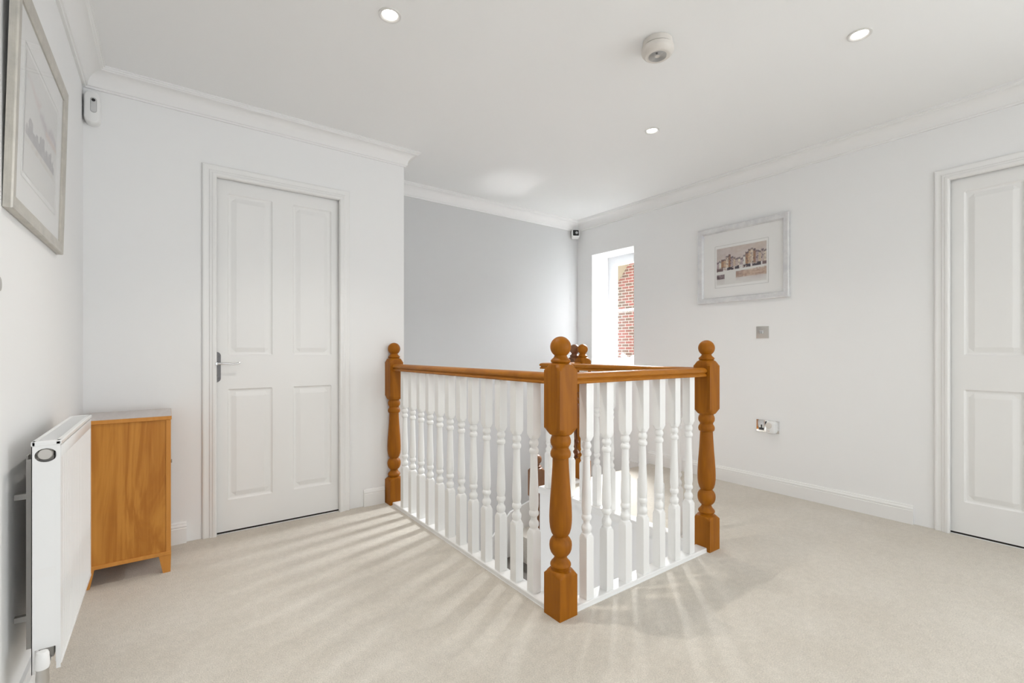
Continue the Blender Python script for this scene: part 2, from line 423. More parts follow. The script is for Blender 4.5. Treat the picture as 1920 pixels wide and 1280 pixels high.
# ------------------------------------------------------------------ doors
ARCH = [(0, 0), (0, .010), (.004, .013), (.010, .014), (.018, .012), (.030, .013), (.034, .017), (.042, .018), (.048, .022), (.058, .023), (.063, .020), (.066, .012), (.066, 0)]
def door_panel_face(bm, W_, H_, panels, depth=.040):
    """front face in the local x-z plane, y=0, moulded panels pushed back (towards +y)"""
    offs = [0, .006, .012, .018, .040, .044]
    hs = [0, .0055, .0075, .0075, .0015, .0008]
    def prof(d):
        if d <= 0: return 0
        for a, b, ha, hb in zip(offs, offs[1:], hs, hs[1:]):
            if d <= b + 1e-9: return ha + (hb - ha) * (d - a) / (b - a)
        return hs[-1]
    xs = {0, W_}; zs = {0, H_}
    for (x0, x1, z0, z1) in panels:
        for o_ in offs:
            xs |= {round(x0 + o_, 5), round(x1 - o_, 5)}; zs |= {round(z0 + o_, 5), round(z1 - o_, 5)}
    xs = sorted(xs); zs = sorted(zs)
    def h(x, z):
        for (x0, x1, z0, z1) in panels:
            d = min(x - x0, x1 - x, z - z0, z1 - z)
            if d > 0: return prof(d)
        return 0
    V = {}
    for i, x in enumerate(xs):
        for j, z in enumerate(zs): V[i, j] = bm.verts.new((x, h(x, z), z))
    for i in range(len(xs) - 1):
        for j in range(len(zs) - 1):
            q = [V[i, j], V[i+1, j], V[i+1, j+1], V[i, j+1]]
            hh = [round(v.co.y, 6) for v in q]
            if hh[0] == hh[2] and hh[1] != hh[3]: bm.faces.new((q[0], q[1], q[2])); bm.faces.new((q[0], q[2], q[3]))
            elif hh[1] == hh[3] and hh[0] != hh[2]: bm.faces.new((q[0], q[1], q[3])); bm.faces.new((q[1], q[2], q[3]))
            else: bm.faces.new(q)
    # sides and back
    x1, z1 = W_, H_
    b = [bm.verts.new(p) for p in ((0, depth, 0), (x1, depth, 0), (x1, depth, z1), (0, depth, z1))]
    bm.faces.new(b)
    nx, nz = len(xs) - 1, len(zs) - 1
    bm.faces.new([V[i, 0] for i in range(nx + 1)] + [b[1], b[0]])
    bm.faces.new([V[i, nz] for i in range(nx, -1, -1)] + [b[3], b[2]])
    bm.faces.new([V[0, j] for j in range(nz, -1, -1)] + [b[0], b[3]])
    bm.faces.new([V[nx, j] for j in range(nz + 1)] + [b[2], b[1]])

def build_door(name, loc, rz, label, dname):
    """local frame: x along the wall (left to right), y into the wall"""
    root = bpy.data.objects.new(dname, None); C.objects.link(root); root.location = loc; root.rotation_euler = (0, 0, rz)
    root['kind'] = 'structure'; root['label'] = label
    def P(nm, bm, mat, parent=root, ang=20, sm=True):
        bmesh.ops.recalc_face_normals(bm, faces=bm.faces[:])
        if sm: smooth(bm, ang)
        me = bpy.data.meshes.new(nm); bm.to_mesh(me); bm.free(); me.materials.append(mat)
        o = bpy.data.objects.new(nm, me); C.objects.link(o); o.parent = parent; return o
    w, H = .741, 1.982
    bm = B(); t = B()
    door_panel_face(t, w, H, [(.098, .323, .170, .785), (.432, .654, .170, .785), (.098, .323, .972, 1.868), (.432, .654, .972, 1.868)])
    merge(bm, t, 0, Matrix.Translation((.012, .012, .010)))
    slab = P('door_leaf', bm, M['door'], sm=False)
    bm = B(); J = [(-.001, 0), (.012, 0), (.012, .108), (-.001, .108)]
    box(bm, (-.0005, 0.002, 0.0), (.0115, .108, 2.0)); box(bm, (.7535, 0.002, 0.0), (.7655, .108, 2.0)); box(bm, (0, 0.002, 1.9935), (.765, .108, 2.0035))
    box(bm, (.0115, .053, 0), (.023, .075, 1.993)); box(bm, (.742, .053, 0), (.7535, .075, 1.993)); box(bm, (.0115, .053, 1.982), (.7535, .075, 1.993))
    P('door_lining', bm, M['gloss'], sm=False)
    bm = B(); box(bm, (.0115, .016, .0003), (.7535, .10, .0096)); P('gap_shade_strip', bm, M['gapshade'], sm=False)  # dark solid strip painting the shade in the gap under the door
    bm = B()
    sweep(bm, [(-.008, 0, 0), (-.008, 0, 2.016), (.773, 0, 2.016), (.773, 0, 0)], [(a, b) for a, b in ARCH], (0, -1, 0), flip=1)
    P('architrave', bm, M['gloss'])
    return root, P, slab
d1, P1, slab1 = build_door('door', (D1X0, YD, 0), 0, 'white four-panel door on the left with lever handle', 'door_1')
d2, P2, slab2 = build_door('door', (XW, D2Y0, 0), -PI / 2, 'white panel door cut off by the right edge of the photo', 'door_2')
# lever handle on the left door (local: x along, y into the wall)
bm = B()
hx, hz0, hz1, hw = 0.0575, 0.835, 1.001, .0205
poly = []
for i in range(13):
    a = PI * i / 12; poly.append((hx + hw * math.cos(a) * (1 if abs(math.cos(a)) > .2 else 1), hz1 - hw + hw * math.sin(a)))
for i in range(13):
    a = PI + PI * i / 12; poly.append((hx + hw * math.cos(a), hz0 + hw + hw * math.sin(a)))
prism(bm, poly, .012 - .0035, .0125, 'y')
bmesh.ops.recalc_face_normals(bm, faces=bm.faces[:])
ins = [(hx + (x - hx) * .8, (hz0 + hz1) / 2 + (z - (hz0 + hz1) / 2) * .95) for x, z in poly]
prism(bm, ins, .012 - .006, .009, 'y')
hp = P1('handle', bm, M['chrome'], slab1, ang=30); hp['label'] = 'chrome lever handle on a long backplate'
bm = B()
lathe(bm, [(0, .011), (.004, .012), (.012, .009), (.030, .008), (.038, .0085), (.042, .006)], 20, Matrix.Translation((hx, .006, .937)) @ Matrix.Rotation(PI / 2, 4, 'X'))
lev = [(hx, -.030, .937), (hx + .012, -.034, .9375), (hx + .03, -.036, .938), (hx + .055, -.036, .9365), (hx + .075, -.036, .934), (hx + .092, -.036, .935), (hx + .104, -.036, .939), (hx + .110, -.036, .943)]
tube(bm, lev, [.007, .0065, .005, .0045, .0045, .005, .0055, .003], 12)
P1('lever', bm, M['polished'], hp, ang=40)
bm = B()
lathe(bm, [(0, .0042), (.002, .0042)], 16, Matrix.Translation((hx, .0062, .872)) @ Matrix.Rotation(PI / 2, 4, 'X')); box(bm, (hx - .0015, .0042, .862), (hx + .0015, .0062, .872))
P1('keyhole', bm, M['black'], hp)
bm = B()
for sx, sz in ((-.012, .975), (.012, .975), (-.012, .858), (.012, .858)):
    lathe(bm, [(0, .003), (.0012, .0028), (.0016, .001)], 12, Matrix.Translation((hx + sx, .0062, sz)) @ Matrix.Rotation(PI / 2, 4, 'X'))
P1('screws', bm, M['darkgrey'], hp)

# ------------------------------------------------------------------ balustrade
bal_root = thing('balustrade', 'landing balustrade round the stairwell with honey pine newels, handrail and white turned balusters', 'balustrade', (WX0, WY0, 0))
NEWEL = [(0, .07), (.152, .07), (.155, .0636), (.164, .053), (.171, .045), (.174, .036), (.176, .0325), (.180, .0325), (.184, .037), (.189, .0398), (.195, .0395), (.201, .036), (.208, .029), (.214, .0255), (.221, .0238), (.224, .0245),
         (.228, .030), (.238, .0375), (.250, .0418), (.264, .0434), (.278, .042), (.290, .036), (.298, .029), (.300, .0278), (.303, .030), (.312, .0355), (.330, .0405), (.352, .0430), (.375, .0435), (.405, .0425), (.44, .0405), (.48, .0373),
         (.52, .0345), (.56, .0322), (.590, .0308), (.597, .0305), (.599, .035), (.604, .0382), (.613, .0395), (.622, .038), (.629, .034), (.633, .0315), (.638, .0312), (.642, .0335), (.645, .0345), (.647, .0368), (.655, .0392), (.665, .0393), (.674, .037), (.680, .034), (.684, .034),
         (.688, .042), (.691, .045), (.702, .054), (.712, .0636), (.716, .07), (.928, .07), (.931, .0636), (.943, .053), (.953, .045), (.957, .038), (.960, .033), (.962, .036), (.966, .0380), (.970, .0378), (.974, .034), (.979, .028), (.984, .0245), (.989, .0235)]
BALL = [(-.0365, 0)] + [(.040 * -math.cos(a), .040 * math.sin(a)) for a in [PI * i / 20 for i in range(3, 20)]] + [(.040, 0)]
def newel_mesh(prof, mat, name, at, parent):
    bm = B(); lathe(bm, prof, 48, square=.045)
    return obj(name, bm, mat, parent, at=at, local=True, ang=28)
def ball_mesh(at, parent, mat):
    bm = B(); lathe(bm, [(-.0335, .016)] + BALL[1:], 32)
    return obj('ball_finial', bm, mat, parent, at=at, local=True, ang=60)
nw0 = newel_mesh(NEWEL, M['pine'], 'newel_post', (WX0, WY0, 0), bal_root)
bl0 = ball_mesh((WX0, WY0, 1.021), nw0, M['pine'])
for (x, y) in ((WX1, WY0), (WX0, YD - .047), (2.600, WY1)):
    c = nw0.copy(); C.objects.link(c); c.parent = bal_root; c.location = Vector((x, y, 0)) - Vector((WX0, WY0, 0))
    k = bl0.copy(); C.objects.link(k); k.parent = c; k.location = (0, 0, 1.021)
# handrails
RAIL = [(0, .8775), (.026, .8775), (.0275, .880), (.0278, .885), (.026, .8885), (.0225, .8905), (.0215, .893), (.024, .8955), (.0285, .8985), (.0305, .9035), (.0300, .9085), (.0270, .914), (.0205, .9185), (.010, .9208), (0, .9213)]
RAIL = RAIL + [(-a, b) for a, b in RAIL[-2:0:-1]]
for pts in ([(WX0, WY0 + .040, 0), (WX0, YD - .087, 0)], [(WX0 + .040, WY0, 0), (WX1 - .040, WY0, 0)],
            [(WX1, WY0 + .040, 0), (WX1, WY1, 0), (2.560, WY1, 0)]):
    bm = B(); sweep(bm, pts, RAIL, (0, 0, 1)); obj('handrail', bm, M['rail'], bal_root, ang=30)
# base rails
CAP = [(-.030, .0), (.030, .0), (.033, .003), (.036, .010), (.036, .015), (.033, .019), (-.025, .019), (-.028, .017), (-.028, .010), (-.031, .007), (-.031, 0)]
def base(pts, flip):
    bm = B(); sweep(bm, pts, [(-.031, -.030), (.036, -.030), (.036, .004), (.034, .004), (.034, .015), (.031, .0195), (-.025, .0195), (-.0285, .017), (-.0285, .002), (-.031, .0015)], (0, 0, 1), flip=flip)
    obj('base_rail', bm, M['gloss'], bal_root, ang=25)
base([(WX0, WY0 + .044, 0), (WX0, YD - .091, 0)], 1)
base([(WX0 + .044, WY0, 0), (WX1 - .044, WY0, 0)], -1)
base([(WX1, WY0 + .044, 0), (WX1, WY1, 0), (2.556, WY1, 0)], -1)
# balusters
BAL = [(.018, .03), (.260, .03), (.262, .0283), (.270, .0235), (.276, .0200), (.279, .0165), (.283, .0165), (.287, .0190), (.294, .0206), (.301, .0206), (.307, .0185), (.313, .0140), (.320, .0128), (.328, .0140), (.332, .0185), (.338, .0205), (.345, .0202), (.350, .0180), (.353, .0165),
       (.358, .0172), (.368, .0190), (.380, .0197), (.405, .0195), (.44, .0183), (.49, .0166), (.54, .0153), (.585, .0142), (.588, .0180), (.593, .0197), (.600, .0196), (.605, .0175), (.608, .0148), (.614, .0140), (.618, .0172), (.624, .0195), (.631, .0195), (.637, .0170), (.640, .0155), (.645, .0155),
       (.648, .0200), (.656, .0240), (.664, .0283), (.667, .03), (.881, .03)]
bm = B(); lathe(bm, BAL, 24, square=.0200)
pos = [(WX0, 2.779 - .1175 * i) for i in range(12)] + [(1.352 + .1178 * i, WY0) for i in range(7)] + [(WX1, 2.553 - .1180 * i) for i in range(10)] + [(2.335, WY1), (2.452, WY1)]
b0 = obj('baluster', bm, M['bal'], bal_root, at=(pos[0][0], pos[0][1], 0), local=True, ang=28)
for (x, y) in pos[1:]:
    c = b0.copy(); C.objects.link(c); c.location = Vector((x, y, 0)) - Vector((WX0, WY0, 0))

# ------------------------------------------------------------------ winding staircase
st = thing('staircase', 'carpeted winder staircase dropping away beside the grey wall', 'staircase', (2.6, 2.68, -.92))
SYA = 2.700
PV = (2.62, 2.66)
X1_, Y1_ = XW - .002, YG - .022
def wedge(a0, a1):
    """polygon of the winder corner between two angles from +x"""
    def hit(a):
        dx, dy = math.cos(a), math.sin(a); t = min((X1_ - PV[0]) / dx if dx > 1e-6 else 9e9, (Y1_ - PV[1]) / dy if dy > 1e-6 else 9e9)
        return (PV[0] + dx * t, PV[1] + dy * t)
    pts = [PV, hit(a0)]
    ac = math.atan2(Y1_ - PV[1], X1_ - PV[0])
    if a0 < ac < a1: pts.append((X1_, Y1_))
    pts.append(hit(a1)); return pts
RISE = .23
for i, (a0, a1) in enumerate(((0, 30), (30, 60), (60, 90))):
    bm = B(); z = -RISE * (i + 1)
    w = wedge(math.radians(a0), math.radians(a1))
    if i == 0: w = [(PV[0], WY1 + .032), (X1_, WY1 + .032)] + w[1:] + [PV]
    w = [w[k] for k in range(len(w)) if k == 0 or w[k] != w[k-1]]
    prism(bm, w, z - .25, z); obj('winder_step', bm, M['carpet'], st, sm=False)
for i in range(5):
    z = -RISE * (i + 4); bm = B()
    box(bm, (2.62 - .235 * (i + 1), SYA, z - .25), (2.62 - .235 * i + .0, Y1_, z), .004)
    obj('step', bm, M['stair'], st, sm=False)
# wall string
bm = B()
top = [(X1_, -.30), (2.845, -.441), (2.600, -.505), (2.418, -.669), (2.28, -.79), (1.31, -1.74)]
poly = top + [(1.31, -2.30), (X1_, -.90)]
prism(bm, poly, Y1_, YG - .001, 'y')
obj('wall_string', bm, M['gloss'], st, sm=False)
bm = B(); prism(bm, [(WY1 + .035, .02), (WY1 + .035, -.35), (Y1_, -.70), (Y1_, -.30)], X1_, XW - .0005, 'x') if False else box(bm, (XW - .018, WY1 + .06, -.28), (XW - .001, WY1 + .30, -.02)); obj('wall_string', bm, M['gloss'], st, sm=False)
# newels of the stair itself, their shade painted in as darker pine
sc = .86
LN = [((z - .989) * sc + .989 if z > .01 else -1.4, r) for z, r in NEWEL]
nA = newel_mesh([(z if z > .01 else -.9, r) for z, r in NEWEL], M['shadepine'], 'newel_post', (2.603, WY1 + .0925, 0), st); nA['label'] = 'pine newel behind the landing newel, shade painted into its colour'
ball_mesh((2.603, WY1 + .0925, 1.021), nA, M['shadepine'])
nB = newel_mesh(LN, M['shadepine'], 'newel_post', (2.225, 2.700, -.825), st); nB['label'] = 'pine newel lower down the stairs, shade painted into its colour'
ball_mesh((2.225, 2.700, .196), nB, M['shadepine'])

# ------------------------------------------------------------------ window
w1 = bpy.data.objects.new('window_1', None); C.objects.link(w1); w1.location = (WREV, (WO_Y0 + WO_Y1) / 2, WO_Z0); w1['kind'] = 'structure'; w1['label'] = 'narrow white upvc window beside the stairs'
ORG[w1.name] = Vector(w1.location)
def rect(y0, y1, z0, z1, x): return [(x, y0, z0), (x, y1, z0), (x, y1, z1), (x, y0, z1)]
bm = B()
sweep(bm, rect(WO_Y0, WO_Y1, WO_Z0, WO_Z1, WREV), [(0, 0), (0, .060), (.034, .060), (.038, .054), (.038, 0)], (1, 0, 0), closed=True, flip=-1); obj('window_frame', bm, M['upvc'], w1, ang=30)
bm = B()
ro = .039
sweep(bm, rect(WO_Y0 + ro, WO_Y1 - ro, WO_Z0 + ro, WO_Z1 - ro, WREV - .012), [(0, 0), (0, .05), (.055, .05), (.055, .012), (.046, .002), (.040, 0)], (1, 0, 0), closed=True, flip=-1)
sash = obj('window_sash', bm, M['upvc'], w1, ang=30)
bm = B(); box(bm, (WREV + .012, WO_Y0 + .09, 1.413), (WREV + .030, WO_Y1 - .09, 1.437), .003); obj('glazing_bar', bm, M['upvc'], sash)
bm = B(); box(bm, (WREV + .018, WO_Y0 + .088, WO_Z0 + .09), (WREV + .022, WO_Y1 - .088, WO_Z1 - .09)); obj('pane', bm, M['glass'], sash, sm=False)
bm = B(); box(bm, (XW - .012, WO_Y0 - .0, WO_Z0 - .022), (WREV, WO_Y1 + .0, WO_Z0 + .002), .004, 2); sl = obj('window_sill', bm, M['gloss'], w1)

# white sculpted ornament and a small posy on the sill
orn = thing('figurine', 'white ceramic sculpted figurine standing on the sill of the narrow window', 'ornament', (3.66, 2.93, WO_Z0 + .002))
bm = B()
ox, oy, oz = 3.655, 3.00, WO_Z0 + .002
ellipsoid(bm, (ox, oy - .01, oz + .035), (.035, .062, .034))
ellipsoid(bm, (ox + .0, oy + .045, oz + .095), (.020, .060, .018), (.75, 0, 0))
ellipsoid(bm, (ox, oy - .035, oz + .085), (.022, .065, .026), (-.55, 0, 0))
ellipsoid(bm, (ox, oy + .0, oz + .07), (.028, .055, .028), (.15, 0, 0))
tube(bm, [(ox, oy + .075, oz + .128), (ox, oy + .088, oz + .118), (ox, oy + .097, oz + .104)], [.016, .018, .010], 12)
o = obj('figurine_body', bm, M['ceramic'], orn, ang=60)
bm = B()
for k in range(4):
    ellipsoid(bm, (ox - .03, oy - .06 + .018 * k, oz + .082 - .008 * k), (.008, .05, .014), (-.8 + .12 * k, 0, 0), 14)
obj('wing', bm, M['ceramic'], orn, ang=60)
pz = thing('posy', 'small cream flower heads at the foot of the white figurine on the sill', 'flowers', (3.60, 3.10, WO_Z0 + .002))
bm = B()
for k in range(16):
    ellipsoid(bm, (3.57 + random.uniform(-.02, .04), 3.10 + random.uniform(-.06, .06), WO_Z0 + .016 + random.uniform(0, .018)), (.012, .012, .010), (random.random(), random.random(), 0), 10)
obj('flower_heads', bm, new_mat('cream_petals', (.75, .68, .55), .7), pz, ang=60)

# ------------------------------------------------------------------ neighbouring house seen through the window
hs = thing('house', 'neighbouring red brick house gable with cream bargeboard outside the window', 'house', (9.6, 7.0, -3))
HX = 9.6
def gy(px, py):
    u = (px - 960) / FPX; c, s = math.cos(TH), math.sin(TH); k = HX / (c * u + s)
    return ((-s * u + c) * k, EYE - (py - Y0) / FPX * k)
# verge line through (1178.5, 492.6) and (1160, 524)
a = gy(1178.5, 492.6); b_ = gy(1160, 524.3)
sl_ = (a[1] - b_[1]) / (a[0] - b_[0])
apexY = a[0] - 1.0; apexZ = a[1] + sl_ * (-1.0)
eaveY = a[0] + 1.7; eaveZ = a[1] + sl_ * 1.7
eY2 = 2 * apexY - eaveY
bm = B(); prism(bm, [(eaveY, -3), (eaveY, eaveZ), (apexY, apexZ), (eY2, eaveZ), (eY2, -3)], HX, HX + 5, 'x'); obj('brick_gable', bm, M['brick'], hs, sm=False)
bm = B()
nrm = Vector((0, -sl_, 1)).normalized() if sl_ < 0 else Vector((0, -sl_, 1)).normalized()
def board(y0, z0, y1, z1, bm):
    d = Vector((0, y1 - y0, z1 - z0)).normalized(); n_ = Vector((0, -d.z, d.y));
    if n_.z < 0: n_ = -n_
    prism(bm, [(y0 - n_.y * .02, z0 - n_.z * .02), (y1 - n_.y * .02, z1 - n_.z * .02), (y1 + n_.y * .22, z1 + n_.z * .22), (y0 + n_.y * .22, z0 + n_.z * .22)], HX - .35, HX + .02, 'x')
board(eaveY, eaveZ, apexY, apexZ, bm); board(apexY, apexZ, eY2, eaveZ, bm)
obj('bargeboard', bm, M['cream'], hs, sm=False)
bm = B()
for (y0, z0, y1, z1) in ((eaveY, eaveZ, apexY, apexZ), (apexY, apexZ, eY2, eaveZ)):
    d = Vector((0, y1 - y0, z1 - z0)).normalized(); n_ = Vector((0, -d.z, d.y)); n_ = -n_ if n_.z < 0 else n_
    prism(bm, [(y0 + n_.y * .22, z0 + n_.z * .22), (y1 + n_.y * .22, z1 + n_.z * .22), (y1 + n_.y * .3, z1 + n_.z * .3), (y0 + n_.y * .3, z0 + n_.z * .3)], HX - .4, HX + 5, 'x')
obj('roof', bm, M['rooftile'], hs, sm=False)
bm = B(); box(bm, (3.8, -8, -3.2), (30, 30, -3)); g = struct('ground', bm, new_mat('garden_lawn', (.12, .18, .06), .9)); tag(g, 'garden ground outside the window')

# ------------------------------------------------------------------ ceiling fittings
def downlight(loc, label):
    r = thing('downlight', label, 'ceiling light', loc, 'recessed ceiling downlights')
    bm = B()
    prof = [(.0, .0445), (-.0035, .0445), (-.005, .042), (-.005, .036), (-.001, .031), (-.0005, .030)]
    # ring: outer lip, inner throat
    lathe_ring(bm, prof)
    obj('bezel', bm, M['bezel'], r, at=loc, local=True, ang=40)
    bm = B(); lathe(bm, [(-.0025, .0), (-.0025, .020), (-.0015, .0285), (.0, .0290)], 32); obj('bulb', bm, M['lamp'], r, at=loc, local=True)
    return r
def lathe_ring(bm, prof, seg=36):
    rings = [[bm.verts.new((r * math.cos(2*PI*i/seg), r * math.sin(2*PI*i/seg), z)) for i in range(seg)] for z, r in prof]
    for A, Q in zip(rings, rings[1:]):
        for i in range(seg): bm.faces.new((A[i], A[(i+1) % seg], Q[(i+1) % seg], Q[i]))
DLS = [((.720, 1.798), 'recessed ceiling downlight nearest the left wall'), ((2.374, .716), 'recessed ceiling downlight at the upper right, nearest the right door'), ((2.386, 1.785), 'recessed ceiling downlight over the stairwell, beyond the smoke alarm')]
for (x, y), lab in DLS:
    downlight(Vector((x, y, ZC - .0005)), lab)
    l = bpy.data.lights.new('downlight_beam', 'SPOT'); l.energy = 36 if x < 1 else (9 if y < 1 else 15); l.spot_size = math.radians(120); l.spot_blend = 0.8; l.shadow_soft_size = .025; l.color = (1, .95, .88)
    o = bpy.data.objects.new('downlight_beam', l); C.objects.link(o); o.location = (x, y, ZC - .012)

SAX, SAY = 1.721, 1.258
sa = thing('smoke_alarm', 'round off-white smoke alarm on the ceiling', 'smoke alarm', (SAX, SAY, ZC))
bm = B(); lathe(bm, [(0, .060), (-.002, .062), (-.022, .064), (-.026, .064)], 48); obj('mounting_base', bm, M['ivory'], sa, at=(SAX, SAY, ZC), local=True, ang=35)
bm = B(); lathe(bm, [(-.026, .060), (-.029, .060)], 48); obj('gap_ring', bm, M['greyplastic'], sa, at=(SAX, SAY, ZC), local=True)
bm = B(); lathe(bm, [(-.029, .066), (-.031, .0685), (-.045, .0685), (-.050, .066), (-.058, .060), (-.0635, .053), (-.065, .050), (-.0645, .040), (-.064, .0)], 48); cv = obj('cover', bm, M['ivory'], sa, at=(SAX, SAY, ZC), local=True, ang=35)
bm = B()
for k in range(7):
    r = .012 + .004 * k; t = B()
    lathe_ring(t, [(-.0655, r), (-.0665, r + .0006), (-.0655, r + .0018)]); merge(bm, t)
obj('sounder_grille', bm, M['greyplastic'], cv, at=(SAX, SAY, ZC), local=True)
bm = B(); lathe(bm, [(-.0642, .005), (-.0672, .005), (-.068, .0)], 16, Matrix.Translation((-.022, -.012, 0))); obj('test_button', bm, M['darkgrey'], cv, at=(SAX, SAY, ZC), local=True)

# motion sensor in the left corner
ms = thing('motion_sensor', 'white alarm motion sensor high in the left corner by the left door', 'motion sensor', (-.280, YD, 2.155))
def rounded_slab(w, h, d, r, n=8):
    pts = []
    for cx_, cz_, a0 in ((w/2 - r, h/2 - r, 0), (-w/2 + r, h/2 - r, 90), (-w/2 + r, -h/2 + r, 180), (w/2 - r, -h/2 + r, 270)):
        for i in range(n + 1):
            a = math.radians(a0 + 90 * i / n); pts.append((cx_ + r * math.cos(a), cz_ + r * math.sin(a)))
    return pts
def soft_body(bm, w, h, d, r, mtx, rings=((0, 1.0), (.55, 1.0), (.8, .97), (.93, .90), (1.0, .74))):
    """rounded slab standing off y=0 towards -y, edges eased by rings of (depth fraction, scale)"""
    t = B(); base_ = rounded_slab(w, h, d, r); R_ = []
    for fr, s in rings:
        inset = (1 - s) * w / 2
        R_.append([t.verts.new((x * (w/2 - inset) / (w/2), -d * fr, z * (h/2 - inset) / (h/2))) for x, z in base_])
    n = len(base_)
    for A, Q in zip(R_, R_[1:]):
        for i in range(n): t.faces.new((A[i], A[(i+1) % n], Q[(i+1) % n], Q[i]))
    t.faces.new(R_[0][::-1]); t.faces.new(R_[-1]); merge(bm, t, 0, mtx)
MT = Matrix.Translation((-.285, YD, 2.160))
bm = B(); soft_body(bm, .060, .155, .052, .029, MT); ob = obj('housing', bm, M['plastic'], ms, ang=50)
bm = B(); soft_body(bm, .024, .072, .004, .0115, Matrix.Translation((-.2790, YD - .0495, 2.168))); wd = obj('sensor_window', bm, M['greyplastic'], ob)
bm = B(); soft_body(bm, .020, .066, .003, .0095, Matrix.Translation((-.2790, YD - .0520, 2.168))); obj('window_plate', bm, new_mat('silver_plate', (.60, .60, .60), .3), wd)
bm = B(); lathe(bm, [(0, .0075), (.0012, .007), (.0015, 0)], 20, Matrix.Translation((-.2790, YD - .0548, 2.191)) @ Matrix.Rotation(PI / 2, 4, 'X')); obj('lens', bm, M['black'], wd)

# security camera in the far corner
sc_ = thing('security_camera', 'small black-faced security camera in the far ceiling corner', 'camera', (3.42, YG, 2.215))
bm = B(); t = B(); soft_body(t, .078, .082, .055, .014, None, rings=((0, 1), (.8, 1), (.95, .97), (1, .92)))
MC = Matrix.Translation((3.425, YG - .025, 2.215)) @ Matrix.Rotation(math.radians(-32), 4, 'Z') @ Matrix.Rotation(math.radians(-10), 4, 'X')
merge(bm, t, 0, MC); hb = obj('camera_housing', bm, M['plastic'], sc_, ang=40)
bm = B(); t = B(); soft_body(t, .062, .062, .003, .008, None, rings=((0, 1), (1, .97))); merge(bm, t, 0, MC @ Matrix.Translation((0, -.0545, .004))); obj('camera_face', bm, M['black'], hb)
bm = B(); t = B()
lathe(t, [(0, .014), (.004, .013), (.005, .009)], 20, Matrix.Rotation(PI / 2, 4, 'X')); merge(bm, t, 0, MC @ Matrix.Translation((.008, -.057, .004))); obj('camera_lens', bm, M['greyplastic'], hb)
bm = B(); tube(bm, [(3.43, YG, 2.215), (3.43, YG - .03, 2.215)], .012, 12); obj('bracket', bm, M['plastic'], sc_)

# ------------------------------------------------------------------ pictures
def grid_print(name, w, h, fn, nx, nz, parent, to_world):
    bm = B(); cl = bm.loops.layers.float_color.new('paint')
    V = [[bm.verts.new(to_world(w * i / nx, h * j / nz)) for j in range(nz + 1)] for i in range(nx + 1)]
    cols = [[fn(i / nx, j / nz) for j in range(nz + 1)] for i in range(nx + 1)]
    for i in range(nx):
        for j in range(nz):
            f = bm.faces.new((V[i][j], V[i+1][j], V[i+1][j+1], V[i][j+1]))
            for lp, (a, b) in zip(f.loops, ((i, j), (i+1, j), (i+1, j+1), (i, j+1))):
                c = cols[a][b]; lp[cl] = (*c, 1)
    me = bpy.data.meshes.new(name); bm.to_mesh(me); bm.free(); me.materials.append(M['print'])
    o = bpy.data.objects.new(name, me); C.objects.link(o); o.parent = parent
    return o
def lerp(a, b, t): t = max(0, min(1, t)); return tuple(x + (y - x) * t for x, y in zip(a, b))
rng = random.Random(5)
NB = [[rng.random() for _ in range(64)] for _ in range(64)]
def vnoise(x, y):
    xi, yi = int(math.floor(x)), int(math.floor(y)); fx, fy = x - xi, y - yi
    g = lambda a, b: NB[a % 64][b % 64]
    return (g(xi, yi) * (1-fx) + g(xi+1, yi) * fx) * (1-fy) + (g(xi, yi+1) * (1-fx) + g(xi+1, yi+1) * fx) * fy
